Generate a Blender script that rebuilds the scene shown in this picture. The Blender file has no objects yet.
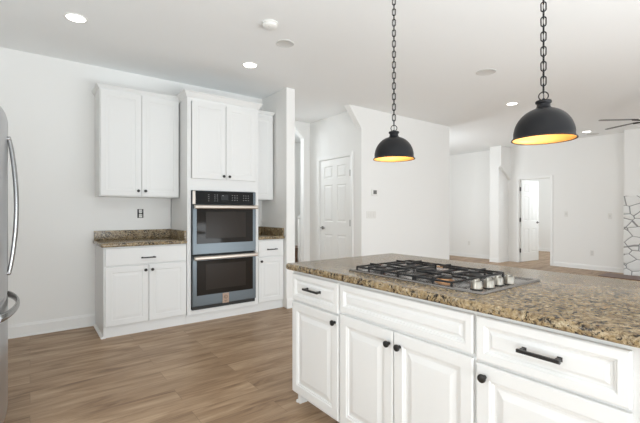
import bpy, bmesh, math, random
from mathutils import Vector, Matrix
random.seed(7)
SC = bpy.context.scene
COL = SC.collection
PI = math.pi

# ------------------------------------------------------------------ camera
cam_d = bpy.data.cameras.new('camera')
cam = bpy.data.objects.new('camera', cam_d)
COL.objects.link(cam)
cam_d.sensor_width = 36.0
cam_d.lens = 36.0 * 383.0 / 640.0
cam_d.clip_start = 0.05
cam.location = (0, 0, 1.22)
cam.rotation_euler = (PI / 2, 0, -math.radians(37.13))
SC.camera = cam

# ------------------------------------------------------------------ world, lights, exposure
P = dict(world=1.29, win=1, kb=17, gr=2, gb=14, nw=54, lw=150, bd=31, bw=17, ww=20, sh=24)
WHITE = (0.905, 0.965, 1.0)
w = bpy.data.worlds.new('daylight')
SC.world = w
w.use_nodes = True
bg = w.node_tree.nodes['Background']
bg.inputs['Color'].default_value = (0.905, 0.965, 1.0, 1)
bg.inputs['Strength'].default_value = P['world']


def area_light(name, loc, target, sx, sy, power, color=(1, 1, 1)):
    d = bpy.data.lights.new(name, 'AREA')
    d.shape = 'RECTANGLE'
    d.size, d.size_y = sx, sy
    d.energy = power
    d.color = color
    o = bpy.data.objects.new(name, d)
    o.location = loc
    o.rotation_euler = (Vector(target) - Vector(loc)).to_track_quat('-Z', 'Y').to_euler()
    COL.objects.link(o)
    return o


area_light('window_daylight', (2.6, -2.7, 1.2), (3.0, 3.5, 1.5), 7.0, 1.8, P['win'], WHITE)
area_light('kitchen_ceiling_bounce', (-0.3, -1.7, 0.9), (0.2, 1.6, 2.78), 1.4, 1.2, P['kb'], WHITE)
area_light('great_room_daylight', (6.8, -2.6, 1.0), (7.4, 3.0, 1.6), 4.6, 1.6, P['gr'], WHITE)
area_light('great_room_ceiling_bounce', (6.0, -1.6, 0.6), (6.0, 0.2, 2.78), 4.0, 2.0, P['gb'], WHITE)
area_light('far_wall_fill', (6.3, 5.5, 1.5), (9.38, 2.6, 1.5), 1.8, 1.6, P['nw'], WHITE)  # added fill lamp hidden behind the middle wall, brightens the far wall
area_light('kitchen_ceiling_fill', (2.0, -1.6, 0.5), (1.5, 3.2, 2.78), 4.0, 0.9, P['lw'], WHITE)  # added low lamp aimed up to lift the deeper kitchen ceiling
area_light('left_ceiling_fill', (-0.9, 0.9, 1.05), (1.1, 3.0, 2.7), 1.0, 0.9, P['ww'], WHITE)  # added unseen up-light for the dim ceiling on the left
area_light('bedroom_wall_fill', (9.9, 6.4, 1.9), (12.6, 5.2, 1.2), 1.0, 1.0, P['bw'], WHITE)  # added lamp out of view, brightens the bedroom back wall
area_light('bedroom_daylight', (10.9, 3.2, 1.7), (10.6, 5.5, 1.2), 2.0, 1.6, P['bd'], WHITE)
area_light('stair_hall_fill', (3.1, 6.9, 2.3), (3.9, 5.2, 1.6), 0.7, 0.8, P['sh'], WHITE)  # added lamp lifting the dark stair hall, no such source there
SC.cycles.diffuse_bounces = 8
SC.cycles.max_bounces = 14

SC.view_settings.view_transform = 'Standard'
SC.view_settings.look = 'None'
SC.view_settings.gamma = 1.0
SC.view_settings.use_curve_mapping = False
SC.view_settings.exposure = 0.0


# ------------------------------------------------------------------ materials
def mat(name, color, rough=0.5, metal=0.0, emit=None, estr=0.0, spec=0.5, coat=0.0):
    m = bpy.data.materials.new(name)
    m.use_nodes = True
    b = m.node_tree.nodes['Principled BSDF']
    b.inputs['Base Color'].default_value = (*color, 1)
    b.inputs['Roughness'].default_value = rough
    b.inputs['Metallic'].default_value = metal
    b.inputs['Specular IOR Level'].default_value = spec
    b.inputs['Coat Weight'].default_value = coat
    if emit:
        b.inputs['Emission Color'].default_value = (*emit, 1)
        b.inputs['Emission Strength'].default_value = estr
    return m


class NT:
    """small helper to write node trees"""
    def __init__(self, m):
        self.t = m.node_tree
        self.bsdf = self.t.nodes['Principled BSDF']

    def n(self, kind, **kw):
        nd = self.t.nodes.new(kind)
        for k, v in kw.items():
            setattr(nd, k, v)
        return nd

    def l(self, a, b):
        self.t.links.new(a, b)

    def ramp(self, src, stops, interp='LINEAR'):
        r = self.n('ShaderNodeValToRGB')
        r.color_ramp.interpolation = interp
        e = r.color_ramp.elements
        while len(e) < len(stops):
            e.new(0.5)
        for el, (p, c) in zip(e, stops):
            el.position = p
            el.color = (*c, 1)
        self.l(src, r.inputs[0])
        return r.outputs[0]

    def mix(self, fac, a, b, mode='MIX'):
        x = self.n('ShaderNodeMix', data_type='RGBA', blend_type=mode)
        for s, v in ((x.inputs[0], fac), (x.inputs[6], a), (x.inputs[7], b)):
            if hasattr(v, 'is_linked') or hasattr(v, 'links'):
                self.l(v, s)
            elif isinstance(v, (int, float)):
                s.default_value = v
            else:
                s.default_value = (*v, 1)
        return x.outputs[2]

    def bump(self, height, strength, dist=0.01):
        b = self.n('ShaderNodeBump')
        b.inputs['Strength'].default_value = strength
        b.inputs['Distance'].default_value = dist
        self.l(height, b.inputs['Height'])
        self.l(b.outputs[0], self.bsdf.inputs['Normal'])

    def coords(self, scale=(1, 1, 1), rot=(0, 0, 0)):
        tc = self.n('ShaderNodeTexCoord')
        mp = self.n('ShaderNodeMapping')
        mp.inputs['Scale'].default_value = scale
        mp.inputs['Rotation'].default_value = rot
        self.l(tc.outputs['Object'], mp.inputs[0])
        return mp.outputs[0]

    def noise(self, vec, scale, detail=4, rough=0.5, dist=0.0):
        x = self.n('ShaderNodeTexNoise')
        x.inputs['Scale'].default_value = scale
        x.inputs['Detail'].default_value = detail
        x.inputs['Roughness'].default_value = rough
        x.inputs['Distortion'].default_value = dist
        self.l(vec, x.inputs['Vector'])
        return x


def paint(name, color, rough=0.6, bump=0.03):
    m = mat(name, color, rough, spec=0.3)
    t = NT(m)
    t.bump(t.noise(t.coords(), 180, 3).outputs[0], bump, 0.003)
    return m


M = {}
M['wall'] = paint('wall_paint', (0.85, 0.848, 0.834))
M['ceiling'] = paint('ceiling_paint', (0.885, 0.90, 0.905), 0.8)
M['trim'] = paint('trim_paint', (0.85, 0.85, 0.84), 0.4, 0.0)
M['cab'] = paint('cabinet_lacquer', (0.77, 0.775, 0.77), 0.35, 0.0)
M['door'] = paint('door_paint', (0.84, 0.84, 0.825), 0.4, 0.0)
M['plate'] = mat('switch_plastic', (0.77, 0.76, 0.735), 0.4)
M['lightplate'] = mat('white_plastic', (0.83, 0.83, 0.81), 0.4)
M['greyplate'] = mat('grille_cloth', (0.66, 0.66, 0.645), 0.7)
M['dark'] = mat('dark_slot', (0.02, 0.02, 0.02), 0.6)
M['bronze'] = mat('dark_bronze', (0.035, 0.033, 0.032), 0.38, 0.6)
M['shade_black'] = mat('blackened_metal', (0.012, 0.012, 0.0135), 0.36, 0.0, spec=0.24)
M['shade_gold'] = mat('gold_leaf_lining', (0.82, 0.50, 0.17), 0.45, 0.1)
M['iron'] = mat('cast_iron', (0.016, 0.016, 0.017), 0.5)
M['knobsteel'] = mat('brushed_knob_steel', (0.40, 0.375, 0.33), 0.28, 0.9)
M['nickel'] = mat('satin_nickel', (0.15, 0.145, 0.14), 0.45, 0.6)
M['hingemetal'] = mat('dark_hinge_metal', (0.09, 0.088, 0.085), 0.5, 0.3)
M['fanblade'] = mat('grey_fan_blade', (0.20, 0.20, 0.195), 0.6)
M['copper'] = mat('copper_burner', (0.75, 0.42, 0.22), 0.35, 0.8)
M['glass'] = mat('oven_glass', (0.022, 0.018, 0.015), 0.06, 0.0, spec=0.10)
M['ovencav'] = mat('oven_window_mesh', (0.036, 0.029, 0.024), 0.2, spec=0.10)
M['panelglass'] = mat('control_glass', (0.016, 0.016, 0.016), 0.08, spec=0.12)
M['display'] = mat('display_black', (0.004, 0.004, 0.004), 0.1)
M['mark'] = mat('printed_grey_mark', (0.32, 0.32, 0.32), 0.5)
M['badge'] = mat('tan_badge', (0.42, 0.30, 0.23), 0.5)
M['badgemark'] = mat('badge_mark', (0.13, 0.09, 0.07), 0.5)
M['handle'] = mat('warm_polished_steel', (0.50, 0.445, 0.395), 0.34, 0.8)
M['lamp'] = mat('lamp_lens', (1, 1, 1), 0.5, emit=(1.0, 0.97, 0.92), estr=5.0)
M['bulb'] = mat('bulb_glass', (1, 1, 1), 0.5, emit=(1.0, 0.75, 0.42), estr=9.0)
M['tread'] = mat('stained_tread', (0.13, 0.075, 0.045), 0.4)
M['hearth'] = mat('hearth_tile', (0.15, 0.085, 0.065), 0.4)
M['screen'] = mat('thermostat_screen', (0.16, 0.16, 0.155), 0.3)


def steel(name, color, rough, axis_scale):
    m = mat(name, color, rough, 0.85)
    t = NT(m)
    nz = t.noise(t.coords(axis_scale), 1.0, 3)
    t.l(t.ramp(nz.outputs[0], [(0.3, tuple(c * 0.94 for c in color)), (0.7, tuple(min(1, c * 1.06) for c in color))]), t.bsdf.inputs['Base Color'])
    return m


M['ovensteel'] = steel('sky_tinted_steel', (0.138, 0.158, 0.172), 0.36, (3, 3, 900))  # blue of the reflected sky is put into the base colour
M['fridgesteel'] = steel('fridge_steel', (0.54, 0.54, 0.55), 0.30, (900, 900, 3))
M['fridgehandle'] = mat('fridge_handle_steel', (0.36, 0.36, 0.36), 0.25, 0.9)
M['hobsteel'] = steel('hob_steel', (0.30, 0.29, 0.28), 0.2, (4, 600, 4))


def granite():
    m = mat('granite', (0.3, 0.24, 0.16), 0.2, spec=0.32)
    t = NT(m)
    v0 = t.coords((1, 1, 1))
    wn = t.noise(v0, 5, 3)
    mx = t.n('ShaderNodeMix', data_type='VECTOR')
    mx.inputs[0].default_value = 0.06
    t.l(v0, mx.inputs[4])
    t.l(wn.outputs['Color'], mx.inputs[5])
    v = mx.outputs[1]
    base = t.ramp(t.noise(v, 52, 8, 0.72, 0.5).outputs[0],
                  [(0.30, (0.022, 0.015, 0.010)), (0.41, (0.108, 0.068, 0.034)), (0.50, (0.260, 0.195, 0.112)),
                   (0.59, (0.430, 0.345, 0.215)), (0.70, (0.66, 0.59, 0.45))])
    vein = t.ramp(t.noise(v, 7, 6, 0.65, 1.4).outputs[0], [(0.40, (0, 0, 0)), (0.62, (0.8, 0.8, 0.8))])
    c1 = t.mix(vein, base, t.mix(0.55, base, (0.395, 0.290, 0.165)))
    # golden and grey crystals
    vo = t.n('ShaderNodeTexVoronoi')
    vo.inputs['Scale'].default_value = 110
    t.l(v, vo.inputs['Vector'])
    sep = t.n('ShaderNodeSeparateColor')
    t.l(vo.outputs['Color'], sep.inputs[0])
    gold = t.ramp(sep.outputs[0], [(0.80, (0, 0, 0)), (0.82, (0.35, 0.35, 0.35))], 'CONSTANT')
    c2 = t.mix(gold, c1, (0.30, 0.20, 0.07))
    grey = t.ramp(sep.outputs[1], [(0.82, (0, 0, 0)), (0.84, (0.35, 0.35, 0.35))], 'CONSTANT')
    c3 = t.mix(grey, c2, (0.29, 0.265, 0.22))
    # black mica flecks, thicker in some clouds than others
    cl = t.noise(v, 11, 3, 0.6)
    fl = t.noise(v, 70, 5, 0.7, 0.3)
    sm = t.n('ShaderNodeMath', operation='MULTIPLY_ADD')
    t.l(cl.outputs[0], sm.inputs[0])
    sm.inputs[1].default_value = 0.30
    t.l(fl.outputs[0], sm.inputs[2])
    bl = t.ramp(sm.outputs[0], [(0.675, (0, 0, 0)), (0.735, (0.95, 0.95, 0.95))])
    c4 = t.mix(bl, c3, (0.010, 0.009, 0.010))
    t.l(c4, t.bsdf.inputs['Base Color'])
    return m


M['granite'] = granite()


def wood_floor():
    m = mat('oak_plank_floor', (0.3, 0.2, 0.13), 0.42, spec=0.35)
    t = NT(m)
    v = t.coords()
    br = t.n('ShaderNodeTexBrick')
    br.offset = 0.37
    br.offset_frequency = 2
    br.inputs['Scale'].default_value = 1.0
    br.inputs['Brick Width'].default_value = 1.25
    br.inputs['Row Height'].default_value = 0.18
    br.inputs['Mortar Size'].default_value = 0.0012
    br.inputs['Mortar Smooth'].default_value = 0.2
    br.inputs['Bias'].default_value = 0.0
    br.inputs['Color1'].default_value = (0, 0, 0, 1)
    br.inputs['Color2'].default_value = (1, 1, 1, 1)
    br.inputs['Mortar'].default_value = (0.5, 0.5, 0.5, 1)
    t.l(v, br.inputs['Vector'])
    # per-plank shift of the grain
    add = t.n('ShaderNodeVectorMath', operation='MULTIPLY_ADD')
    t.l(br.outputs['Color'], add.inputs[0])
    add.inputs[1].default_value = (7, 3, 5)
    t.l(v, add.inputs[2])
    mp = t.n('ShaderNodeMapping')
    mp.inputs['Scale'].default_value = (1.05, 6.6, 1)
    t.l(add.outputs[0], mp.inputs[0])
    g1 = t.noise(mp.outputs[0], 1.6, 6, 0.6, 0.8)
    mp2 = t.n('ShaderNodeMapping')
    mp2.inputs['Scale'].default_value = (2.5, 60.0, 1)
    t.l(add.outputs[0], mp2.inputs[0])
    g2 = t.noise(mp2.outputs[0], 1.5, 4, 0.6, 0.3)
    base = t.ramp(g1.outputs[0], [(0.32, (0.215, 0.130, 0.073)), (0.46, (0.355, 0.236, 0.144)), (0.66, (0.490, 0.350, 0.228))])
    fine = t.ramp(g2.outputs[0], [(0.3, (0.80, 0.79, 0.77)), (0.6, (1.03, 1.03, 1.03))])
    c = t.mix(1.0, base, fine, 'MULTIPLY')
    tone = t.ramp(br.outputs['Color'], [(0.0, (0.95, 0.945, 0.94)), (1.0, (1.05, 1.05, 1.05))])
    c = t.mix(1.0, c, tone, 'MULTIPLY')
    c = t.mix(br.outputs['Fac'], c, (0.20, 0.13, 0.08))
    t.l(c, t.bsdf.inputs['Base Color'])
    t.bump(g2.outputs[0], 0.06, 0.002)
    return m


M['floor'] = wood_floor()


# ------------------------------------------------------------------ geometry helpers
class MB:
    def __init__(self):
        self.bm = bmesh.new()

    def box(self, x0, x1, y0, y1, z0, z1, bevel=0.0, seg=2):
        r = bmesh.ops.create_cube(self.bm, size=1.0)
        vs = r['verts']
        c = Vector(((x0 + x1) / 2, (y0 + y1) / 2, (z0 + z1) / 2))
        s = Vector((abs(x1 - x0), abs(y1 - y0), abs(z1 - z0)))
        for v in vs:
            v.co = Vector((v.co.x * s.x, v.co.y * s.y, v.co.z * s.z)) + c
        if bevel > 0:
            es = list({e for v in vs for e in v.link_edges})
            bmesh.ops.bevel(self.bm, geom=es, offset=min(bevel, min(s) * 0.45), segments=seg, profile=0.5, affect='EDGES')
        return self

    def grid(self, rings, close_u=True, cap0=True, cap1=True):
        """skin a list of equally long vertex rings"""
        rv = [[self.bm.verts.new(p) for p in r] for r in rings]
        n = len(rv[0])
        for a, b in zip(rv[:-1], rv[1:]):
            for i in range(n if close_u else n - 1):
                j = (i + 1) % n
                self.bm.faces.new((a[i], a[j], b[j], b[i]))
        if cap0:
            self.bm.faces.new(list(reversed(rv[0])))
        if cap1:
            self.bm.faces.new(rv[-1])
        return self

    def panel(self, o, u, v, n, wd, ht, loops):
        """nested rectangles: o corner, u/v directions, n outward normal, loops (inset, height)"""
        o, u, v, n = Vector(o), Vector(u), Vector(v), Vector(n)
        rings = []
        for i, d in loops:
            rings.append([o + u * a + v * b + n * d for a, b in ((i, i), (wd - i, i), (wd - i, ht - i), (i, ht - i))])
        return self.grid(rings)

    def lathe(self, prof, c=(0, 0, 0), axis='Z', seg=40, cap=True):
        c = Vector(c)
        rings = []
        for r, h in prof:
            ring = []
            for k in range(seg):
                a = 2 * PI * k / seg
                p = (r * math.cos(a), r * math.sin(a), h)
                if axis == 'X':
                    p = (h, r * math.cos(a), r * math.sin(a))
                elif axis == 'Y':
                    p = (r * math.sin(a), h, r * math.cos(a))
                ring.append(c + Vector(p))
            rings.append(ring)
        return self.grid(rings, True, cap, cap)

    def tube(self, pts, r, seg=10, closed=False, flat=None):
        pts = [Vector(p) for p in pts]
        n = len(pts)
        rings = []
        up = None
        for i, p in enumerate(pts):
            if closed:
                t = pts[(i + 1) % n] - pts[(i - 1) % n]
            else:
                t = pts[min(i + 1, n - 1)] - pts[max(i - 1, 0)]
            t.normalize()
            if up is None:
                up = Vector((0, 0, 1)) if abs(t.z) < 0.9 else Vector((1, 0, 0))
            side = t.cross(up).normalized()
            up = side.cross(t).normalized()
            ra, rb = (r, r) if flat is None else flat
            rings.append([p + side * ra * math.cos(2 * PI * k / seg) + up * rb * math.sin(2 * PI * k / seg) for k in range(seg)])
        if closed:
            rings.append(rings[0])
            self.grid(rings, True, False, False)
            bmesh.ops.remove_doubles(self.bm, verts=self.bm.verts[:], dist=1e-6)
        else:
            self.grid(rings)
        return self

    def prism(self, poly, d, axis='Y'):
        """poly list of 2D points, extruded over d=(a,b) along axis; X:(y,z) Y:(x,z) Z:(x,y)"""
        def P(p, t):
            return {'X': (t, p[0], p[1]), 'Y': (p[0], t, p[1]), 'Z': (p[0], p[1], t)}[axis]
        return self.grid([[P(p, d[0]) for p in poly], [P(p, d[1]) for p in poly]])

    def build(self, name, material, parent=None, smooth=False, origin=None):
        bm = self.bm
        bmesh.ops.recalc_face_normals(bm, faces=bm.faces[:])
        if parent is None:
            if origin is None:
                xs = [v.co for v in bm.verts]
                lo = Vector([min(c[i] for c in xs) for i in range(3)])
                hi = Vector([max(c[i] for c in xs) for i in range(3)])
                origin = Vector(((lo.x + hi.x) / 2, (lo.y + hi.y) / 2, lo.z))
            org = Vector(origin)
        else:
            org = world_loc(parent)
        for v in bm.verts:
            v.co -= org
        me = bpy.data.meshes.new(name)
        bm.to_mesh(me)
        bm.free()
        me.materials.append(material)
        if smooth:
            me.polygons.foreach_set('use_smooth', [True] * len(me.polygons))
            try:
                me.set_sharp_from_angle(angle=math.radians(42))
            except Exception:
                pass
        o = bpy.data.objects.new(name, me)
        COL.objects.link(o)
        if parent is None:
            o.location = org
        else:
            o.parent = parent
        return o


def world_loc(o):
    p = Vector((0, 0, 0))
    while o:
        p += Vector(o.location)
        o = o.parent
    return p


def thing(name, loc, label, cat, group=None):
    o = bpy.data.objects.new(name, None)
    o.empty_display_size = 0.1
    COL.objects.link(o)
    o.location = loc
    return tag(o, label, cat, group)


def tag(o, label, cat, group=None):
    o['label'] = label
    o['category'] = cat
    if group:
        o['group'] = group
    return o


def struct(name, mb, m, smooth=False, origin=(0, 0, 0)):
    o = mb.build(name, m, None, smooth, origin)
    o['kind'] = 'structure'
    return o


def copy_tree(o, parent=None):
    c = o.copy()
    COL.objects.link(c)
    c.parent = parent
    for ch in list(o.children):
        copy_tree(ch, c)
    return c


# ================================================================== THE SETTING
H = 2.785
XF = 9.38          # far wall of the great room
struct('floor', MB().box(-1.1, 13.2, -3.0, 8.2, -0.1, 0), M['floor'])
struct('ceiling', MB().box(-1.1, 13.2, -3.0, 8.2, H, H + 0.1), M['ceiling'])
struct('wall_kitchen', MB().box(-1.1, 2.70, 4.74, 4.86, 0, H), M['wall'])
struct('wall_left', MB().box(-1.12, -1.0, -3.0, 4.74, 0, H), M['wall'])
struct('wall_wing', MB().box(2.575, 2.705, 4.10, 4.74, 0, H, 0.008), M['wall'])
# wall with the thermostat; its upper left corner carries a clipped bracket over the hall opening
struct('wall_middle', MB().prism([(3.96, 0), (6.18, 0), (6.18, H), (3.705, H), (3.96, 2.465)], (4.20, 4.30), 'Y'), M['wall'])
# hall wall with the closet door (door opening cut)
DX = 3.96
hw = MB()
hw.box(DX, DX + 0.11, 4.30, 4.445, 0, H)
hw.box(DX, DX + 0.11, 4.445, 5.232, 2.085, H)
hw.box(DX, DX + 0.11, 5.232, 5.53, 0, H)
struct('wall_hall', hw, M['wall'])
# header with a clipped corner before the stairs
struct('wall_stair_opening', MB().prism([(2.70, 2.68), (3.65, 2.68), (3.83, 2.50), (3.83, 0), (4.07, 0), (4.07, H), (2.70, H)], (5.53, 5.63), 'Y'), M['wall'])
struct('wall_stair_back', MB().box(2.58, 6.1, 7.2, 7.32, 0, H), M['wall'])
struct('wall_stair_left', MB().box(2.58, 2.70, 4.86, 7.2, 0, H), M['wall'])
struct('wall_stair_right', MB().box(6.00, 6.12, 4.30, 7.32, 0, H), M['wall'])
# great room
fw = MB()
fw.box(XF, XF + 0.12, -3.0, 3.765, 0, H)
fw.box(XF, XF + 0.12, 3.765, 4.46, 1.985, H)
fw.box(XF, XF + 0.12, 4.46, 8.2, 0, H)
struct('wall_far', fw, M['wall'])
struct('wall_great_room_back', MB().box(6.17, 9.5, 7.0, 7.12, 0, H), M['wall'])
# projecting stub wall with a clipped bracket near its top
st = MB()
st.box(8.93, XF, 4.72, 4.94, 0, H)
st.prism([(8.93, 2.30), (8.93, H), (XF, H), (XF, 1.99)], (4.66, 4.72), 'Y')
struct('wall_stub', st, M['wall'])
struct('wall_bedroom_back', MB().box(12.6, 12.72, 2.0, 8.2, 0, H), M['wall'])
struct('wall_bedroom_side', MB().box(9.5, 12.6, 6.9, 7.02, 0, H), M['wall'])
struct('wall_bedroom_near', MB().box(9.5, 12.6, 2.9, 3.02, 0, H), M['wall'])


# baseboards: profile board with small cap
def baseboard(name, p0, p1, n, h=0.125, t=0.014):
    p0, p1, n = Vector((*p0, 0)), Vector((*p1, 0)), Vector((*n, 0))
    prof = [(0, 0), (t + 0.010, 0), (t + 0.010, 0.010), (t, 0.020), (t, h - 0.022), (t - 0.005, h - 0.014), (t - 0.008, h), (0, h)]
    mb = MB().grid([[p + n * a + Vector((0, 0, b)) for a, b in prof] for p in (p0, p1)])
    struct(name, mb, M['trim'])


baseboard('baseboard_kitchen', (-1.0, 4.74), (0.555, 4.74), (0, -1))
baseboard('baseboard_wing', (2.575, 4.10), (2.705, 4.10), (0, -1))
baseboard('baseboard_middle', (3.96, 4.20), (6.18, 4.20), (0, -1))
baseboard('baseboard_hall', (DX, 5.53), (DX, 5.305), (-1, 0))
baseboard('baseboard_far', (XF, 2.40), (XF, 3.70), (-1, 0), 0.10)
baseboard('baseboard_alcove', (XF, 4.94), (XF, 7.0), (-1, 0), 0.10)
baseboard('baseboard_stub', (8.93, 4.72), (8.93, 4.94), (-1, 0), 0.10)
baseboard('baseboard_stub_side', (8.93, 4.72), (XF, 4.72), (0, -1), 0.10)
baseboard('baseboard_bedroom', (12.6, 3.02), (12.6, 6.9), (-1, 0), 0.10)


# interior doors -------------------------------------------------------------
def six_panel_leaf(mb_face, o, u, n, wd, ht):
    """one mesh: slab with six raised panels on the side of n, flat back"""
    o, u, n = Vector(o), Vector(u), Vector(n)
    z = Vector((0, 0, 1))
    th = 0.035
    s = 0.105 * wd / 0.74
    m = 0.10 * wd / 0.74
    pw = (wd - 2 * s - m) / 2
    rows = [(0.215, 0.60), (1.02, 0.60), (1.725, 0.20)]
    k = ht / 2.03
    xs = [0, s, s + pw, s + pw + m, s + 2 * pw + m, wd]
    zs = [0]
    for a, b in rows:
        zs += [a * k, (a + b) * k]
    zs.append(ht)
    bm = mb_face.bm
    V = {}
    def gv(i, j):
        if (i, j) not in V:
            V[(i, j)] = bm.verts.new(o + u * xs[i] + z * zs[j] + n * th)
        return V[(i, j)]
    for i in range(5):
        for j in range(len(zs) - 1):
            if i in (1, 3) and j in (1, 3, 5):
                w_, h_ = xs[i + 1] - xs[i], zs[j + 1] - zs[j]
                loops = [(0, th), (0.010, th - 0.009), (0.022, th - 0.009), (0.042, th - 0.002)]
                rings = [[bm.verts.new(o + u * (xs[i] + a) + z * (zs[j] + b) + n * d)
                          for a, b in ((q, q), (w_ - q, q), (w_ - q, h_ - q), (q, h_ - q))] for q, d in loops]
                for r0, r1 in zip(rings[:-1], rings[1:]):
                    for q in range(4):
                        bm.faces.new((r0[q], r0[(q + 1) % 4], r1[(q + 1) % 4], r1[q]))
                bm.faces.new(rings[-1])
            else:
                bm.faces.new((gv(i, j), gv(i + 1, j), gv(i + 1, j + 1), gv(i, j + 1)))
    mb_face.grid([[o + u * a + z * b + n * d for a, b in ((0, 0), (wd, 0), (wd, ht), (0, ht))] for d in (0, th)], True, True, False)
    return mb_face


def casing(mb, p0, p1, n, ht, wd=0.06, t=0.016):
    """flat moulded casing round an opening from p0 to p1 (plan), n outward"""
    p0, p1, n = Vector((*p0, 0)), Vector((*p1, 0)), Vector((*n, 0))
    u = (p1 - p0).normalized()
    path = [(p0, -u), (p1, u)]
    def sect(p, su, z):
        pass
    prof = [(0.004, 0), (0.004, t * 0.6), (wd * 0.25, t * 0.7), (wd * 0.75, t), (wd, t), (wd, 0)]
    z = Vector((0, 0, 1))
    rings = [
        [p0 - u * a + n * b for a, b in prof],
        [p0 - u * a + z * (ht + a) + n * b for a, b in prof],
        [p1 + u * a + z * (ht + a) + n * b for a, b in prof],
        [p1 + u * a + n * b for a, b in prof]]
    mb.grid(rings)
    return mb


def lever(parent, o, n, u, m):
    """round rose with a lever, o on the leaf face"""
    o, n, u = Vector(o), Vector(n), Vector(u)
    mb = MB()
    mb.tube([o, o + n * 0.012], 0.027, 20)
    mb.tube([o + n * 0.01, o + n * 0.045], 0.010, 12)
    mb.tube([o + n * 0.045 - u * 0.005, o + n * 0.048 + u * 0.05, o + n * 0.045 + u * 0.11], 0.0085, 10)
    return mb.build('door_handle', m, parent, True)


def hinge(parent, p, n, u):
    p, n, u = Vector(p), Vector(n), Vector(u)
    mb = MB()
    mb.tube([p + n * 0.007 - Vector((0, 0, 0.05)), p + n * 0.007 + Vector((0, 0, 0.05))], 0.008, 10)
    a = p - u * 0.016 + n * 0.002
    mb.panel(a - Vector((0, 0, 0.048)), u, (0, 0, 1), n, 0.032, 0.096, [(0, -0.002), (0, 0.002)])
    return mb.build('hinge', M['hingemetal'], parent, True)


# closet door in the hall
d1 = bpy.data.objects.new('door_1', None)
COL.objects.link(d1)
d1.location = (DX, 4.84, 0)
d1['kind'] = 'structure'
leaf = six_panel_leaf(MB(), (DX + 0.040, 5.228, 0.012), (0, -1, 0), (-1, 0, 0), 0.779, 2.065).build('door_leaf', M['door'], d1)
casing(MB(), (DX, 5.232), (DX, 4.445), (-1, 0), 2.085, 0.062).build('door_casing', M['trim'], d1)
lever(leaf, (DX + 0.005, 5.155, 0.945), (-1, 0, 0), (0, -1, 0), M['nickel'])
for z in (0.25, 1.04, 1.82):
    hinge(leaf, (DX + 0.004, 4.450, z), (-1, 0, 0), (0, -1, 0))
# bedroom door, standing open
d2 = bpy.data.objects.new('door_2', None)
COL.objects.link(d2)
d2.location = (XF, 4.1, 0)
d2['kind'] = 'structure'
ua = Vector((math.cos(math.radians(-7)), math.sin(math.radians(-7)), 0))
na = Vector((ua.y, -ua.x, 0))
leaf2 = six_panel_leaf(MB(), Vector((XF + 0.06, 4.452, 0.012)), ua, na, 0.70, 1.965).build('door_leaf', M['door'], d2)
casing(MB(), (XF, 4.46), (XF, 3.765), (-1, 0), 1.985, 0.06).build('door_casing', M['trim'], d2)
lever(leaf2, Vector((XF + 0.06, 4.452, 0.95)) + ua * 0.64 + na * 0.035, na, -ua, M['nickel'])
for z in (0.28, 1.02, 1.76):
    hinge(leaf2, Vector((XF + 0.045, 4.447, z)), Vector((-0.5, -0.87, 0)), Vector((0.87, -0.5, 0)))

# ================================================================== LARGE OBJECTS
RAISED = [(0, 0), (0, 0.016), (0.004, 0.020), (0.050, 0.020), (0.054, 0.016), (0.060, 0.015), (0.064, 0.009), (0.074, 0.009), (0.098, 0.0165), (0.102, 0.017)]
RAISED_D = [(0, 0), (0, 0.016), (0.004, 0.020), (0.030, 0.020), (0.034, 0.016), (0.038, 0.015), (0.042, 0.009), (0.048, 0.009), (0.058, 0.015), (0.060, 0.0155)]
SHALLOW = [(0, 0), (0, 0.017), (0.003, 0.020), (0.055, 0.020), (0.060, 0.0165), (0.068, 0.0165), (0.088, 0.0190), (0.092, 0.0192)]
SLABF = [(0, 0), (0, 0.016), (0.004, 0.020), (0.012, 0.020)]


def knob(parent, o, n, name='knob'):
    o, n = Vector(o), Vector(n)
    ax = 'X' if abs(n.x) > 0.5 else 'Y'
    sgn = n.x if ax == 'X' else n.y
    prof = [(0.0075, 0.0), (0.0065, 0.010), (0.0075, 0.014), (0.0140, 0.017), (0.0155, 0.021), (0.0145, 0.0265), (0.009, 0.029), (0.001, 0.0295)]
    return MB().lathe([(r, h * sgn) for r, h in prof], o, ax, 24).build(name, M['bronze'], parent, True)


def bar_pull(parent, a, b, n):
    """square bar pull between a and b on the face with normal n"""
    a, b, n = Vector(a), Vector(b), Vector(n)
    u = (b - a).normalized()
    z = Vector((0, 0, 1))
    mb = MB()
    L = (b - a).length
    mb.panel(a - u * 0.012 - z * 0.0055 + n * 0.024, u, z, n, L + 0.024, 0.011, [(0.001, 0), (0, 0.001), (0, 0.009), (0.0015, 0.0105)])
    for p in (a, b):
        mb.panel(p - u * 0.006 - z * 0.0055, u, z, n, 0.012, 0.011, [(-0.002, 0), (0, 0.004), (0, 0.026)])
    return mb.build('pull', M['bronze'], parent)


# ---------------------------------------------------------------- kitchen wall run
YW = 4.74
WN = (0, -1, 0)


def wdoor(parent, x0, x1, z0, z1, yf, loops=SHALLOW, name='door'):
    return MB().panel((x0, yf, z0), (1, 0, 0), (0, 0, 1), WN, x1 - x0, z1 - z0, loops).build(name, M['cab'], parent)


def crown(x0, x1, yf, yb, z, h=0.055, out=0.035, left=True, right=True):
    """small crown moulding along the front and returning along both sides"""
    prof = [(0.0, 0.0), (0.004, 0.010), (0.012, 0.016), (out - 0.008, h - 0.016), (out, h - 0.010), (out, h), (0.0, h)]
    path = []
    rings = []
    lx = 1 if left else 0
    rx = 1 if right else 0
    for px, py, sx, sy in ((x0, yb, -1, 0), (x0, yf, -1, -1), (x1, yf, 1, -1), (x1, yb, 1, 0)):
        f = lx if sx < 0 else rx
        rings.append([Vector((px + sx * a * f, py + sy * a, z + b)) for a, b in prof])
    return MB().grid(rings)


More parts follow.
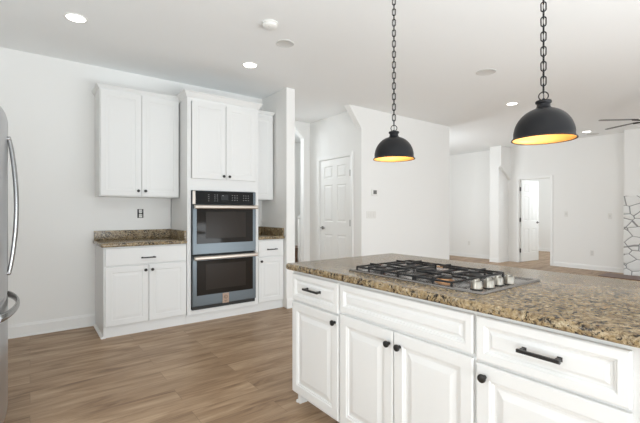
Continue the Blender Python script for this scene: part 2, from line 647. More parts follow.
# upper cabinet, left
t = thing('upper_cabinet', (0.94, 4.57, 1.375), 'white two-door upper cabinet hanging above the short granite counter left of the ovens', 'cabinet')
MB().box(0.555, 1.335, 4.40, YW - 0.001, 1.375, 2.455).build('body', M['cab'], t)
for x0, x1, kx in ((0.562, 0.943, 0.910), (0.947, 1.330, 0.980)):
    d = wdoor(t, x0, x1, 1.383, 2.450, 4.40)
    knob(d, (kx, 4.38, 1.437), WN)
crown(0.555, 1.335, 4.40, YW, 2.455, 0.05, 0.03, True, False).build('crown_moulding', M['cab'], t)

# base cabinet, left
t = thing('base_cabinet', (0.95, 4.45, 0), 'white base cabinet with one drawer and two doors left of the double oven', 'cabinet')
MB().box(0.560, 1.345, 4.17, YW, 0.10, 0.876).build('body', M['cab'], t)
MB().box(0.575, 1.345, 4.185, 4.20, 0, 0.10).build('toe_board', M['cab'], t)
MB().box(0.560, 0.578, 4.17, YW - 0.02, 0, 0.10).build('end_panel', M['cab'], t)
MB().prism([(0.538, 0), (0.560, 0), (0.560, 0.022), (0.553, 0.021), (0.543, 0.015), (0.538, 0.006)], (4.17, YW - 0.025), 'Y').build('shoe_moulding', M['trim'], t)
dr = wdoor(t, 0.572, 1.340, 0.694, 0.862, 4.17, SLABF, 'drawer')
bar_pull(dr, (0.900, 4.15, 0.757), (1.012, 4.15, 0.757), WN)
for x0, x1, kx in ((0.572, 0.959, 0.930), (0.965, 1.340, 0.994)):
    d = wdoor(t, x0, x1, 0.112, 0.682, 4.17)
    knob(d, (kx, 4.15, 0.632), WN)


def slab(mb, x0, x1, y0, y1, z0, z1, r=0.012, cr=0.01):
    """stone slab with rounded plan corners and eased edge"""
    def ring(ins, z):
        pts = []
        rr = max(cr - ins, 0.001)
        for cx, cy, a0 in ((x1 - cr, y1 - cr, 0), (x0 + cr, y1 - cr, 90), (x0 + cr, y0 + cr, 180), (x1 - cr, y0 + cr, 270)):
            for k in range(7):
                a = math.radians(a0 + 15 * k)
                pts.append(Vector((cx + rr * math.cos(a), cy + rr * math.sin(a), z)))
        return pts
    rings = []
    for k in range(5):
        a = PI / 2 * k / 4
        rings.append(ring(r * (1 - math.sin(a)), z0 + r * (1 - math.cos(a))))
    for k in range(5):
        a = PI / 2 * k / 4
        rings.append(ring(r * (1 - math.cos(a)), z1 - r + r * math.sin(a)))
    mb.grid(rings)
    return mb


t = thing('worktop', (0.95, 4.45, 0.876), 'short brown granite worktop with backsplash on the base cabinet left of the ovens', 'worktop')
slab(MB(), 0.535, 1.346, 4.135, YW - 0.002, 0.876, 0.912).build('slab', M['granite'], t, True)
MB().box(0.545, 1.346, 4.715, YW - 0.001, 0.9115, 1.012, 0.003).build('backsplash', M['granite'], t)
MB().box(1.324, 1.346, 4.16, 4.7145, 0.9115, 1.012, 0.003).build('side_splash', M['granite'], t)

# tall oven cabinet: frame round the oven opening
t = thing('oven_cabinet', (1.78, 4.45, 0), 'tall white cabinet housing the double oven with two doors above it', 'cabinet')
X0, X1 = 1.3465, 2.199
b = MB()
b.box(X0, X0 + 0.02, 4.15, YW, 0.1, 2.445)
b.box(X1 - 0.02, X1, 4.15, YW, 0.1, 2.445)
b.box(X0, X1, 4.72, YW, 0.1, 2.445)
b.box(X0 + 0.02, X1 - 0.02, 4.17, 4.72, 0.10, 0.145)
b.box(X0 + 0.02, X1 - 0.02, 4.17, 4.72, 1.46, 2.44)
b.build('body', M['cab'], t)
b = MB()
b.box(X0, X0 + 0.040, 4.142, 4.15, 0.10, 2.445)
b.box(X1 - 0.046, X1, 4.142, 4.15, 0.10, 2.445)
b.box(X0 + 0.040, X1 - 0.046, 4.142, 4.17, 0.10, 0.148)
b.box(X0 + 0.040, X1 - 0.046, 4.142, 4.17, 1.452, 1.585)
b.box(X0 + 0.040, X1 - 0.046, 4.142, 4.17, 2.41, 2.445)
b.build('face_frame', M['cab'], t)
MB().box(X0, X1, 4.185, 4.20, 0, 0.10).build('toe_board', M['cab'], t)
for x0, x1, kx in ((1.392, 1.777, 1.747), (1.783, 2.152, 1.816)):
    d = wdoor(t, x0, x1, 1.580, 2.420, 4.142)
    knob(d, (kx, 4.122, 1.616), WN)
crown(X0, X1, 4.142, 4.368, 2.445, 0.075, 0.042).build('crown_moulding', M['cab'], t)

# double oven
t = thing('double_oven', (1.77, 4.45, 0.15), 'sky-tinted stainless built-in double wall oven with dark glass doors', 'oven')
OX0, OX1 = 1.392, 2.150
MB().box(OX0 + 0.01, OX1 - 0.01, 4.145, 4.70, 0.150, 1.448).build('body', M['dark'], t)
cp = MB().box(OX0, OX1, 4.112, 4.145, 1.296, 1.448, 0.003).build('control_panel', M['ovensteel'], t)
MB().box(OX0 + 0.034, OX1 - 0.034, 4.108, 4.115, 1.300, 1.444, 0.002).build('panel_glass', M['panelglass'], cp)
MB().box(OX0 + 0.002, OX0 + 0.032, 4.109, 4.114, 1.300, 1.446, 0.001).build('end_trim', M['handle'], cp)  # tan here stands in for a reflection on the steel end
MB().box(1.712, 1.800, 4.105, 4.110, 1.345, 1.410, 0.001).build('display', M['display'], cp)
for px in (1.565, 1.635, 1.665):
    for pz in (1.335, 1.358, 1.380, 1.402):
        MB().box(px, px + 0.012, 4.1065, 4.1085, pz, pz + 0.005).build('control_mark', M['mark'], cp)
for px in (1.845, 1.875, 1.905, 1.985, 2.015, 2.045):
    for pz in (1.345, 1.372, 1.399):
        MB().box(px, px + 0.010, 4.1065, 4.1085, pz, pz + 0.006).build('control_mark', M['mark'], cp)
MB().box(1.730, 1.740, 4.1035, 4.1055, 1.395, 1.402).build('control_mark', M['mark'], cp)


def oven_door(z0, z1, wz0, wz1, hz):
    d = MB().panel((OX0, 4.145, z0), (1, 0, 0), (0, 0, 1), WN, OX1 - OX0, z1 - z0, [(0, 0), (0, 0.036), (0.004, 0.040), (0.02, 0.040)]).build('oven_door', M['ovensteel'], t)
    MB().box(OX0 + 0.045, OX1 - 0.042, 4.101, 4.1065, wz0, wz1, 0.002).build('door_glass', M['glass'], d)
    g = MB().box(OX0 + 0.145, OX1 - 0.135, 4.0995, 4.102, wz0 + 0.055, wz1 - 0.045, 0.001)
    g.build('window', M['ovencav'], d)
    h = MB()
    h.panel((OX0 + 0.003, 4.062, hz), (1, 0, 0), (0, 0, 1), WN, OX1 - OX0 - 0.004, 0.040, [(0.002, 0), (0, 0.004), (0, 0.014), (0.008, 0.020), (0.012, 0.021)])
    for hx in (OX0 + 0.02, OX1 - 0.05):
        h.box(hx, hx + 0.03, 4.060, 4.106, hz + 0.008, hz + 0.032, 0.003)
    h.build('handle', M['handle'], d, False)
    return d


oven_door(0.752, 1.290, 0.868, 1.262, 1.250)
od = oven_door(0.190, 0.735, 0.305, 0.685, 0.695)
bd = MB().box(1.731, 1.806, 4.1015, 4.106, 0.188, 0.300, 0.001).build('badge', M['badge'], od)
bmk = MB()
bmk.tube([(1.7685 + 0.020 * math.cos(a), 4.1010, 0.256 + 0.020 * math.sin(a)) for a in [2 * PI * k / 24 for k in range(24)]], 0.0022, 6, True)
bmk.tube([(1.7685 + 0.010 * math.cos(a), 4.1010, 0.256 + 0.010 * math.sin(a)) for a in [0.6 + 5.2 * k / 16 for k in range(17)]], 0.0022, 6)
bmk.box(1.750, 1.788, 4.1005, 4.1020, 0.214, 0.219)
bmk.box(1.756, 1.782, 4.1005, 4.1020, 0.204, 0.208)
bmk.build('emblem', M['badgemark'], bd)
MB().box(OX0 + 0.004, OX1 - 0.004, 4.125, 4.146, 0.150, 0.186).build('vent_strip', M['dark'], t)

# small cabinets right of the ovens
t = thing('upper_cabinet', (2.38, 4.57, 1.372), 'narrow white upper cabinet tucked between the oven tower and the wing wall', 'cabinet')
MB().box(2.200, 2.548, 4.40, YW, 1.372, 2.47).build('body', M['cab'], t)
d = wdoor(t, 2.206, 2.542, 1.380, 2.462, 4.40)
crown(2.200, 2.548, 4.40, YW, 2.47, 0.05, 0.026, False, True).build('crown_moulding', M['cab'], t)
t = thing('base_cabinet', (2.38, 4.45, 0), 'narrow white base cabinet with one drawer over one door right of the ovens', 'cabinet')
MB().box(2.200, 2.572, 4.17, YW, 0.10, 0.876).build('body', M['cab'], t)
MB().box(2.200, 2.572, 4.185, 4.20, 0, 0.10).build('toe_board', M['cab'], t)
dr = wdoor(t, 2.210, 2.560, 0.668, 0.862, 4.17, SLABF, 'drawer')
bar_pull(dr, (2.334, 4.15, 0.754), (2.448, 4.15, 0.754), WN)
d = wdoor(t, 2.210, 2.560, 0.112, 0.655, 4.17)
knob(d, (2.243, 4.15, 0.612), WN)
t = thing('worktop', (2.38, 4.45, 0.876), 'narrow brown granite worktop with backsplash between the ovens and the wing wall', 'worktop')
slab(MB(), 2.2, 2.574, 4.135, YW - 0.002, 0.876, 0.912).build('slab', M['granite'], t, True)
MB().box(2.2, 2.574, 4.715, YW - 0.001, 0.9115, 1.012, 0.003).build('backsplash', M['granite'], t)
MB().box(2.552, 2.574, 4.16, 4.7145, 0.9115, 1.012, 0.003).build('side_splash', M['granite'], t)

# ---------------------------------------------------------------- island
XI = 1.33          # face of the island cabinet boxes; fronts stand 20 mm proud
IN = (-1, 0, 0)
ZS0, ZS1 = 0.853, 0.890


def idoor(parent, y0, y1, z0, z1, loops, name):
    # u runs towards -Y so that left edge is y1
    return MB().panel((XI, y1, z0), (0, -1, 0), (0, 0, 1), IN, y1 - y0, z1 - z0, loops).build(name, M['cab'], parent)


def island_unit(y0, y1, label, end=False):
    t = thing('island_cabinet', (1.65, (y0 + y1) / 2, 0), label, 'cabinet')
    MB().box(XI, 1.93, y0 + 0.0005, y1 - 0.0005, 0.085, ZS0).build('body', M['cab'], t)
    MB().box(XI + 0.095, XI + 0.11, y0 + 0.0005, y1 - (0.03 if end else 0.0005), 0, 0.085).build('toe_board', M['cab'], t)
    return t


t = island_unit(1.565, 2.035, 'white island cabinet at the far left end with one pulled drawer over a single door', True)
b = MB().box(XI + 0.035, 1.93, 2.012, 2.035, 0, 0.085).build('end_panel', M['cab'], t)
MB().prism([(2.035, 0), (2.050, 0), (2.050, 0.008), (2.045, 0.018), (2.038, 0.022), (2.035, 0.022)], (XI + 0.03, 1.93), 'X').build('shoe_moulding', M['trim'], t)
dr = idoor(t, 1.572, 2.020, 0.672, 0.836, RAISED_D, 'drawer')
bar_pull(dr, (XI - 0.0155, 1.858, 0.760), (XI - 0.0155, 1.736, 0.760), IN)
d = idoor(t, 1.572, 2.020, 0.100, 0.660, RAISED, 'door')
knob(d, (XI - 0.02, 1.596, 0.623), IN)

t = island_unit(0.785, 1.565, 'white island cabinet under the cooktop with a wide blank front over two doors')
idoor(t, 0.792, 1.558, 0.690, 0.836, RAISED_D, 'drawer_front')
for y0, y1, ky in ((1.186, 1.558, 1.206), (0.792, 1.180, 1.143)):
    d = idoor(t, y0, y1, 0.100, 0.675, RAISED, 'door')
    knob(d, (XI - 0.02, ky, 0.618), IN)

t = island_unit(0.30, 0.785, 'white island cabinet nearest the camera with a pulled drawer over a single door')
dr = idoor(t, 0.322, 0.778, 0.676, 0.836, RAISED_D, 'drawer')
bar_pull(dr, (XI - 0.0155, 0.608, 0.760), (XI - 0.0155, 0.500, 0.760), IN)
d = idoor(t, 0.322, 0.778, 0.100, 0.664, RAISED, 'door')
knob(d, (XI - 0.02, 0.744, 0.622), IN)

# plain end unit hidden past the frame, keeps the island closed
t = island_unit(0.10, 0.30, 'plain white filler panel closing the near end of the island at the frame edge')
MB().box(XI - 0.012, XI, 0.10, 0.292, 0.0855, ZS0).build('filler_panel', M['cab'], t)

wt = slab(MB(), 1.292, 2.30, 0.06, 2.088, ZS0, ZS1, 0.0135, 0.035).build('worktop', M['granite'], None, True)
tag(wt, 'large brown speckled granite worktop covering the white island', 'worktop')

# ---------------------------------------------------------------- cooktop
t = thing('cooktop', (1.67, 1.21, ZS1), 'stainless gas cooktop with black cast iron grates set into the island', 'cooktop')
CX0, CX1, CY0, CY1 = 1.418, 1.925, 0.815, 1.605
b = MB().panel((CX0, CY0, ZS1), (1, 0, 0), (0, 1, 0), (0, 0, 1), CX1 - CX0, CY1 - CY0, [(0, 0.0), (0, 0.004), (0.005, 0.009), (0.016, 0.010), (0.022, 0.005), (0.03, 0.004)])
b.build('pan', M['hobsteel'], t)
ZP = ZS1 + 0.004
burners = [(1.545, 1.485, 0.038), (1.800, 1.485, 0.032), (1.670, 1.280, 0.052), (1.545, 1.075, 0.040), (1.800, 1.075, 0.036)]
for i, (bx, by, br) in enumerate(burners):
    bo = MB().lathe([(br * 1.15, 0), (br * 1.1, 0.006), (br * 0.8, 0.008), (br * 0.78, 0.016), (br * 0.3, 0.016)], (bx, by, ZP), 'Z', 32).build('burner', M['copper'] if i == 3 else M['nickel'], t, True)
    if i == 3:
        bo['label'] = 'copper coloured burner ring'
    MB().lathe([(br * 0.85, 0.0165), (br * 0.95, 0.018), (br * 0.95, 0.022), (br * 0.88, 0.025), (br * 0.2, 0.026)], (bx, by, ZP), 'Z', 32).build('burner_cap', M['iron'], bo, True)
# three cast iron grates
GZ = ZP + 0.031
gr_edges = [1.583, 1.383, 1.178, 0.970]


def grate(y0, y1):
    g = MB()
    th, hh = 0.0048, 0.0095
    xa, xb = CX0 + 0.030, CX1 - 0.030
    def bar(xa_, ya_, xb_, yb_, z0=GZ - hh, z1=GZ):
        if abs(xa_ - xb_) > abs(ya_ - yb_):
            g.box(min(xa_, xb_), max(xa_, xb_), ya_ - th, ya_ + th, z0, z1, 0.003, 1)
        else:
            g.box(xa_ - th, xa_ + th, min(ya_, yb_), max(ya_, yb_), z0, z1, 0.003, 1)
    lo = GZ - 0.017
    for yy in (y0 + th, y1 - th):
        bar(xa, yy, xb, yy, lo, lo + hh)
    for xx in (xa + th, xb - th):
        bar(xx, y0, xx, y1, lo, lo + hh)
    xm = (xa + xb) / 2
    ym = (y0 + y1) / 2
    bar(xm, y0, xm, y1, lo, lo + hh)
    # raised fingers
    for xx in (xa, xb):
        sgn = 1 if xx == xa else -1
        bar(xx, ym, xx + sgn * 0.095, ym)
    for q in (0.25, 0.75):
        xq = xa + (xb - xa) * q
        bar(xq, y0, xq, y0 + (y1 - y0) * 0.36)
        bar(xq, y1, xq, y1 - (y1 - y0) * 0.36)
    bar(xm - 0.075, ym, xm + 0.075, ym)
    # uprights and feet
    for xx in (xa + (xb - xa) * 0.25, xa + (xb - xa) * 0.75):
        for yy in (y0 + th, y1 - th):
            g.box(xx - th, xx + th, yy - th, yy + th, lo + 0.002, GZ, 0.002, 1)
    for xx in (xa + th, xb - th):
        for yy in (y0 + th, y1 - th, ym):
            g.box(xx - th, xx + th, yy - th, yy + th, ZP, GZ if yy == ym else lo + 0.005, 0.002, 1)
    return g.build('grate', M['iron'], t)


for a, bb in zip(gr_edges[:-1], gr_edges[1:]):
    grate(bb + 0.002, a - 0.002)
for kx, ky in ((1.495, 0.885), (1.562, 0.868), (1.655, 0.878), (1.722, 0.862)):
    kb = MB()
    kb.lathe([(0.026, 0), (0.026, 0.003), (0.0235, 0.005), (0.0215, 0.030), (0.020, 0.034), (0.003, 0.0345)], (kx, ky, ZP), 'Z', 28)
    kb.box(kx - 0.018, kx + 0.018, ky - 0.005, ky + 0.005, ZP + 0.028, ZP + 0.043, 0.003)
    ko = kb.build('control_knob', M['knobsteel'], t, True)
    MB().lathe([(0.0265, 0.0), (0.0265, 0.004), (0.020, 0.0045)], (kx, ky, ZP - 0.0003), 'Z', 28).build('knob_bezel', M['dark'], ko, True)

# ---------------------------------------------------------------- refrigerator
t = thing('refrigerator', (-0.52, 2.85, 0), 'stainless french door refrigerator with bowed handles at the left edge', 'refrigerator')
MB().box(-0.93, -0.19, 2.40, 3.30, 0.03, 1.73).build('body', M['greyplate'], t)
YC, XC = 2.85, -0.103


def bow_x(y):
    return XC - 0.040 * ((y - YC) / 0.45) ** 2


def bowed_front(y0, y1, z0, z1, name):
    rings = []
    n = 14
    for z, ins in ((z0, 0.010), (z0 + 0.01, 0), (z1 - 0.03, 0), (z1 - 0.008, 0.006), (z1, 0.022)):
        ring = []
        for k in range(n + 1):
            y = y0 + (y1 - y0) * k / n
            e = 0.014 * max(0, 1 - min(k, n - k) / 1.0)
            ring.append(Vector((bow_x(y) - ins - e, y, z)))
        ring += [Vector((-0.188, y1, z)), Vector((-0.188, y0, z))]
        rings.append(ring)
    return MB().grid(rings).build(name, M['fridgesteel'], t, True)


dl = bowed_front(2.402, 2.846, 0.745, 1.775, 'door')
dr_ = bowed_front(2.854, 3.298, 0.745, 1.775, 'door')
fz = bowed_front(2.402, 3.298, 0.09, 0.735, 'freezer_drawer')


def bow_handle(parent, pts, ends, flat=None):
    h = MB()
    h.tube(pts, 0.011, 14, False, flat)
    for p, q in ends:
        h.tube([p, q], 0.013, 12)
    return h.build('handle', M['fridgehandle'], parent, True)


for dd, hy in ((dl, 2.800), (dr_, 2.905)):
    pts = []
    for k in range(21):
        s = k / 20
        pts.append((XC + 0.006 + 0.034 * math.sin(PI * s) ** 0.8, hy, 0.865 + 0.775 * s))
    bow_handle(dd, pts, [((bow_x(hy) - 0.005, hy, 0.872), (XC + 0.014, hy, 0.872)), ((bow_x(hy) - 0.005, hy, 1.633), (XC + 0.014, hy, 1.633))])
pts = []
for k in range(25):
    s = k / 24
    y = 2.48 + 0.74 * s
    pts.append((XC - 0.020 + 0.066 * math.sin(PI * s) ** 0.7, y, 0.685))
bow_handle(fz, pts, [((bow_x(2.49) - 0.005, 2.49, 0.685), (XC - 0.008, 2.49, 0.685)), ((bow_x(3.21) - 0.005, 3.21, 0.685), (XC - 0.008, 3.21, 0.685))], (0.010, 0.021))
MB().box(-0.25, -0.20, 2.43, 3.27, 0.0, 0.085).build('kick_grille', M['dark'], t)

# ---------------------------------------------------------------- fireplace
t = thing('fireplace', (9.25, 1.5, 0), 'white painted stone fireplace with a plain chimney breast at the right edge', 'fireplace')


def stone_mat():
    m = mat('painted_stone', (0.8, 0.8, 0.785), 0.8)
    tt = NT(m)
    v = tt.coords((1, 1, 1))
    mp = tt.n('ShaderNodeMapping')
    mp.inputs['Scale'].default_value = (0.05, 4.2, 6.4)
    nz = tt.noise(v, 3.0, 2)
    mx = tt.n('ShaderNodeMix', data_type='VECTOR')
    mx.inputs[0].default_value = 0.06
    tt.l(v, mx.inputs[4])
    tt.l(nz.outputs['Color'], mx.inputs[5])
    tt.l(mx.outputs[1], mp.inputs[0])
    vo = tt.n('ShaderNodeTexVoronoi', feature='DISTANCE_TO_EDGE')
    vo.inputs['Scale'].default_value = 1.0
    vo.inputs['Randomness'].default_value = 0.85
    tt.l(mp.outputs[0], vo.inputs['Vector'])
    c = tt.ramp(vo.outputs['Distance'], [(0.015, (0.27, 0.27, 0.27)), (0.04, (0.80, 0.80, 0.785))])
    tt.l(c, tt.bsdf.inputs['Base Color'])
    h = tt.ramp(vo.outputs['Distance'], [(0.0, (0, 0, 0)), (0.12, (1, 1, 1))])
    tt.bump(h, 0.5, 0.02)
    return m


M['stone'] = stone_mat()
MB().box(9.08, XF, 0.6, 2.345, 0, 1.52, 0.01).build('stone_surround', M['stone'], t)
MB().box(9.10, XF, 0.6, 2.335, 1.52, H - 0.001).build('chimney_breast', M['wall'], t)
MB().box(8.55, 9.08, 0.6, 2.60, 0.0, 0.012).build('hearth', M['hearth'], t)

# ---------------------------------------------------------------- staircase in the hall
t = thing('staircase', (4.3, 6.6, 0), 'enclosed staircase with brown treads seen through the narrow hall opening', 'staircase')
for k in range(3):
    x0 = 3.50 + 0.25 * k
    z1 = 0.18 * (k + 1)
    MB().box(x0, x0 + 0.25 if k < 2 else 4.35, 6.0, 7.19, z1 - 0.18 if k == 0 else 0.0, z1 - 0.03).build('riser', M['tread'], t)
    MB().box(x0 - 0.03, x0 + 0.25, 5.98, 7.19, z1 - 0.03, z1, 0.01).build('tread', M['tread'], t)
MB().prism([(4.01, 0), (6.0, 0), (6.0, 2.70), (4.01, 1.085)], (5.93, 5.99), 'Y').build('knee_wall', M['wall'], t)
MB().tube([(3.98, 5.93, 1.095), (5.9, 5.93, 2.66)], 0.02, 12).build('handrail', M['trim'], t, True)

# ================================================================== CEILING FIXTURES AND PENDANTS
def downlight(x, y, label, r=0.085):
    t = thing('recessed_light', (x, y, H), label, 'ceiling light', 'recessed ceiling lights')
    MB().lathe([(r * 0.78, 0.004), (r * 0.80, -0.004), (r * 0.98, -0.006), (r, -0.001), (r, 0.002)], (x, y, H), 'Z', 36).build('trim_ring', M['lightplate'], t, True)
    MB().lathe([(r * 0.79, -0.0025), (r * 0.4, -0.004), (0.002, -0.0042)], (x, y, H), 'Z', 36).build('lens', M['lamp'], t, True)
    return t


downlight(0.296, 3.660, 'lit recessed ceiling light at upper left above the kitchen floor')
downlight(1.874, 3.714, 'lit recessed ceiling light in front of the oven cabinet')
downlight(5.58, 2.75, 'lit recessed ceiling light seen just left of the nearer pendant shade')
downlight(8.70, 2.83, 'lit recessed ceiling light far off beside the ceiling fan blades')


def speaker(x, y, label, r=0.105):
    o = MB().lathe([(r, 0.001), (r, -0.004), (r * 0.94, -0.007), (r * 0.9, -0.005), (0.01, -0.0055)], (x, y, H), 'Z', 40).build('ceiling_speaker', M['greyplate'], None, True)
    tag(o, label, 'speaker', 'round ceiling speakers')


speaker(4.08, 2.302, 'round grey ceiling speaker between the two pendants')
speaker(9.06, 2.84, 'round grey ceiling speaker beside the farthest recessed light')
speaker(1.893, 3.041, 'round pale ceiling speaker just behind the smoke detector', 0.085)

t = thing('smoke_detector', (1.592, 2.792, H), 'white round smoke detector on the kitchen ceiling', 'smoke detector')
MB().lathe([(0.068, 0.001), (0.070, -0.008), (0.060, -0.012), (0.058, -0.030), (0.048, -0.038), (0.02, -0.040), (0.002, -0.040)], (1.592, 2.792, H), 'Z', 36).build('housing', M['lightplate'], t, True)
MB().lathe([(0.011, -0.038), (0.011, -0.043), (0.002, -0.0435)], (1.592 - 0.02, 2.792 - 0.025, H), 'Z', 16).build('sensor', M['greyplate'], t, True)


# pendants
def oval_link(c, lz, lw, r, turn):
    c = Vector(c)
    pts = []
    hs = (lz - lw) / 2
    for k in range(20):
        a = 2 * PI * k / 20
        x = lw / 2 * math.cos(a)
        z = lw / 2 * math.sin(a) + (hs if math.sin(a) >= 0 else -hs)
        pts.append(c + Vector((x * math.cos(turn), x * math.sin(turn), z)))
    return MB().tube(pts, r, 8, True)


def pendant(loc, label, power):
    x, y, zr = loc
    t = thing('pendant_lamp', loc, label, 'pendant lamp', 'pendants over the island')
    R = 0.1305
    prof = [(R + 0.006, 0.0), (R + 0.006, 0.004), (R + 0.0015, 0.008), (R - 0.001, 0.020)]
    for k in range(1, 17):
        a = PI / 2 * k / 17
        prof.append((R * math.cos(a) ** 0.92, 0.020 + 0.131 * math.sin(a)))
    prof = [p for p in prof if p[0] > 0.034]
    prof += [(0.034, prof[-1][1] + 0.004)]
    ztop = prof[-1][1]
    inner = [(r - 0.003, h - 0.001 if i < len(prof) - 1 else h - 0.002) for i, (r, h) in enumerate(prof[1:])]
    inner = [(prof[0][0] - 0.004, 0.001)] + inner
    m = MB().lathe(prof, loc, 'Z', 56, False).build('shade', M['shade_black'], t, True)
    MB().lathe(inner, loc, 'Z', 56, False).build('shade_lining', M['shade_gold'], t, True)
    MB().lathe([(R + 0.006, 0.0), (R + 0.0085, -0.0015), (R + 0.0085, 0.003), (R + 0.006, 0.004)], loc, 'Z', 56, False).build('rim', M['shade_black'], t, True)
    z0 = ztop - 0.002
    MB().lathe([(0.020, z0 - 0.004), (0.0345, z0), (0.031, z0 + 0.006), (0.0285, z0 + 0.012), (0.0285, z0 + 0.022), (0.034, z0 + 0.026), (0.0355, z0 + 0.031), (0.033, z0 + 0.037), (0.016, z0 + 0.040), (0.007, z0 + 0.042), (0.006, z0 + 0.048), (0.001, z0 + 0.049)], loc, 'Z', 36).build('neck', M['shade_black'], t, True)
    MB().lathe([(0.018, z0 - 0.004), (0.018, z0 - 0.035), (0.010, z0 - 0.037)], loc, 'Z', 20).build('socket', M['dark'], t, True)
    MB().lathe([(0.010, z0 - 0.035), (0.018, z0 - 0.050), (0.026, z0 - 0.068), (0.024, z0 - 0.084), (0.012, z0 - 0.095), (0.001, z0 - 0.097)], loc, 'Z', 24).build('bulb', M['bulb'], t, True)
    # ring and chain
    zc = z0 + 0.060
    turn = math.atan2(-x, y)
    MB().tube([(x + 0.020 * math.cos(a) * math.cos(turn), y + 0.020 * math.cos(a) * math.sin(turn), zr + zc + 0.020 * math.sin(a)) for a in [2 * PI * k / 28 for k in range(28)]], 0.0028, 8, True).build('ring', M['shade_black'], t, True)
    z = zr + zc + 0.020
    pitch = 0.0355
    first = {}
    i = 0
    zl = z + 0.016
    while zl < H - 0.05:
        k = i % 2
        tw = turn + (PI / 2 + 0.12 if k == 0 else 0.08)
        if k not in first:
            first[k] = (oval_link((x, y, zl), 0.046, 0.0215, 0.0030, tw).build('chain_link', M['shade_black'], t, True), zl)
        else:
            o0, zz = first[k]
            c = o0.copy()
            COL.objects.link(c)
            c.parent = t
            c.location = (0, 0, zl - zz)
        zl += pitch
        i += 1
    MB().lathe([(0.005, -0.040), (0.008, -0.032), (0.030, -0.026), (0.058, -0.012), (0.062, 0.0)], (x, y, H), 'Z', 36).build('canopy', M['shade_black'], t, True)
    MB().tube([(x + 0.002, y, zr + z0 + 0.02), (x + 0.004, y + 0.003, zr + 0.6), (x + 0.002, y, H - 0.03)], 0.0018, 6).build('cord', M['shade_black'], t, True)
    l = bpy.data.lights.new('pendant_bulb_light', 'POINT')
    l.energy = power
    l.color = (1.0, 0.74, 0.45)
    l.shadow_soft_size = 0.02
    lo = bpy.data.objects.new('pendant_bulb_light', l)
    COL.objects.link(lo)
    lo.location = (x, y, zr + z0 - 0.112)
    return t


pendant((1.953, 1.755, 1.572), 'black dome pendant lamp hanging farther away over the back of the island', 0.75)
pendant((1.955, 0.814, 1.563), 'black dome pendant lamp hanging nearer with its gold lining in view', 0.5)

# ceiling fan at the right edge
FD, FL = 4.95, 4.95 * (652 - 320) / 383.0
fx = 0.6037 * FD + 0.7972 * FL
fy = 0.7972 * FD - 0.6037 * FL
t = thing('ceiling_fan', (fx, fy, H), 'grey ceiling fan with thin blades reaching in at the right edge', 'ceiling fan')
FZ = 2.405
MB().lathe([(0.065, 0), (0.065, -0.03), (0.02, -0.06), (0.015, -0.07)], (fx, fy, H), 'Z', 30).build('canopy', M['nickel'], t, True)
MB().tube([(fx, fy, H - 0.05), (fx, fy, FZ + 0.10)], 0.013, 14).build('downrod', M['nickel'], t, True)
MB().lathe([(0.02, 0.12), (0.07, 0.11), (0.095, 0.07), (0.10, 0.02), (0.08, -0.02), (0.05, -0.04), (0.002, -0.042)], (fx, fy, FZ), 'Z', 36).build('motor', M['nickel'], t, True)
yaw = math.radians(37.13)
for k in range(5):
    ang = math.radians(180 - 6 - 72 * k) - yaw       # first blade to the left of the picture, next one away
    u = Vector((math.cos(ang), math.sin(ang), 0))
    s = Vector((-u.y, u.x, 0))
    n = Vector((0, 0, 1))
    pit = math.radians(4)
    sv = s * math.cos(pit) + n * math.sin(pit)
    c0 = Vector((fx, fy, FZ + 0.01))
    bl = MB()
    rings = []
    for q, wd in ((0.17, 0.018), (0.22, 0.022), (0.40, 0.024), (0.58, 0.025), (0.625, 0.022), (0.640, 0.015)):
        p = c0 + u * q
        nn = u.cross(sv)
        rings.append([p + sv * wd + nn * 0.003, p - sv * wd + nn * 0.003, p - sv * wd - nn * 0.003, p + sv * wd - nn * 0.003])
    bl.grid(rings)
    bo = bl.build('blade', M['fanblade'], t)
    br = MB()
    br.tube([c0 + u * 0.085 - n * 0.005, c0 + u * 0.14 - n * 0.012, c0 + u * 0.24 - n * 0.006], 0.009, 8)
    br.build('blade_bracket', M['bronze'], bo, True)

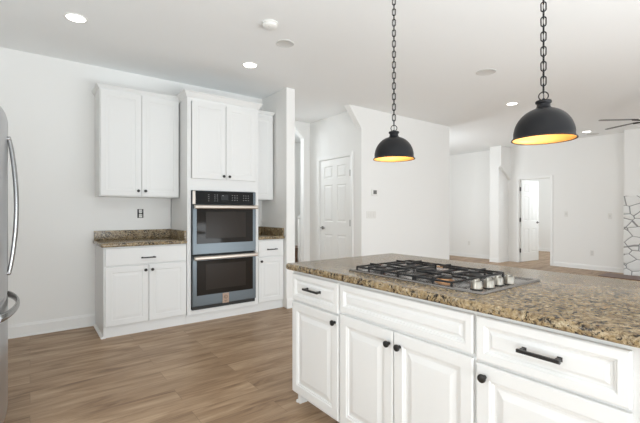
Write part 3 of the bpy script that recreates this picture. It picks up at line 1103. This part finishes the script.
# ================================================================== SMALL WALL DETAILS
# uncovered outlet above the left worktop
t = thing('wall_outlet', (1.008, YW, 1.145), 'uncovered double outlet with dark gaps on the wall above the short counter', 'outlet')
MB().box(0.976, 1.040, YW - 0.002, YW + 0.02, 1.147, 1.247).build('box_gap', M['dark'], t)
b = MB()
for z in (1.172, 1.222):
    b.box(0.991, 1.025, YW - 0.012, YW - 0.001, z - 0.020, z + 0.020, 0.006)
b.build('receptacle', M['lightplate'], t)
b = MB()
for z in (1.172, 1.222):
    b.box(1.000, 1.003, YW - 0.0135, YW - 0.011, z - 0.004, z + 0.009)
    b.box(1.013, 1.016, YW - 0.0135, YW - 0.011, z - 0.004, z + 0.009)
b.build('slot', M['dark'], t)

# thermostat
YM = 4.20
t = thing('thermostat', (4.225, YM, 1.464), 'small white thermostat with grey screen above a plate on the middle wall', 'thermostat')
MB().box(4.163, 4.290, YM - 0.022, YM, 1.464, 1.563, 0.006).build('housing', M['lightplate'], t)
MB().box(4.188, 4.260, YM - 0.025, YM - 0.020, 1.486, 1.546, 0.002).build('screen', M['screen'], t)
t = thing('switch_plate', (4.16, YM, 1.113), 'beige switch plate on the middle wall below the thermostat', 'switch plate')
MB().box(4.060, 4.260, YM - 0.008, YM, 1.116, 1.226, 0.003).build('plate', M['plate'], t)
for k in range(3):
    MB().box(4.091 + 0.053 * k, 4.122 + 0.053 * k, YM - 0.012, YM - 0.006, 1.139, 1.204, 0.002).build('rocker', M['plate'], t)


def far_plate(y, z, label, kind, cat):
    t = thing(kind, (XF, y, z), label, cat)
    MB().box(XF - 0.007, XF, y - 0.036, y + 0.036, z - 0.058, z + 0.058, 0.003).build('cover_plate', M['plate'], t)
    b = MB()
    if cat == 'outlet':
        for dz in (-0.022, 0.022):
            b.box(XF - 0.010, XF - 0.006, y - 0.016, y + 0.016, z + dz - 0.014, z + dz + 0.014, 0.003)
        b.build('receptacle', M['greyplate'], t)
    else:
        b.box(XF - 0.016, XF - 0.006, y - 0.010, y + 0.010, z - 0.020, z + 0.020, 0.002)
        b.build('toggle', M['greyplate'], t)


far_plate(3.439, 1.165, 'light switch on the far wall just right of the open doorway', 'light_switch', 'switch')
far_plate(2.640, 1.129, 'light switch on the far wall near the stone fireplace', 'light_switch', 'switch')
far_plate(2.952, 0.352, 'low outlet on the far wall between doorway and fireplace', 'wall_outlet', 'outlet')
far_plate(5.767, 0.377, 'low outlet on the alcove wall left of the open doorway', 'wall_outlet', 'outlet')
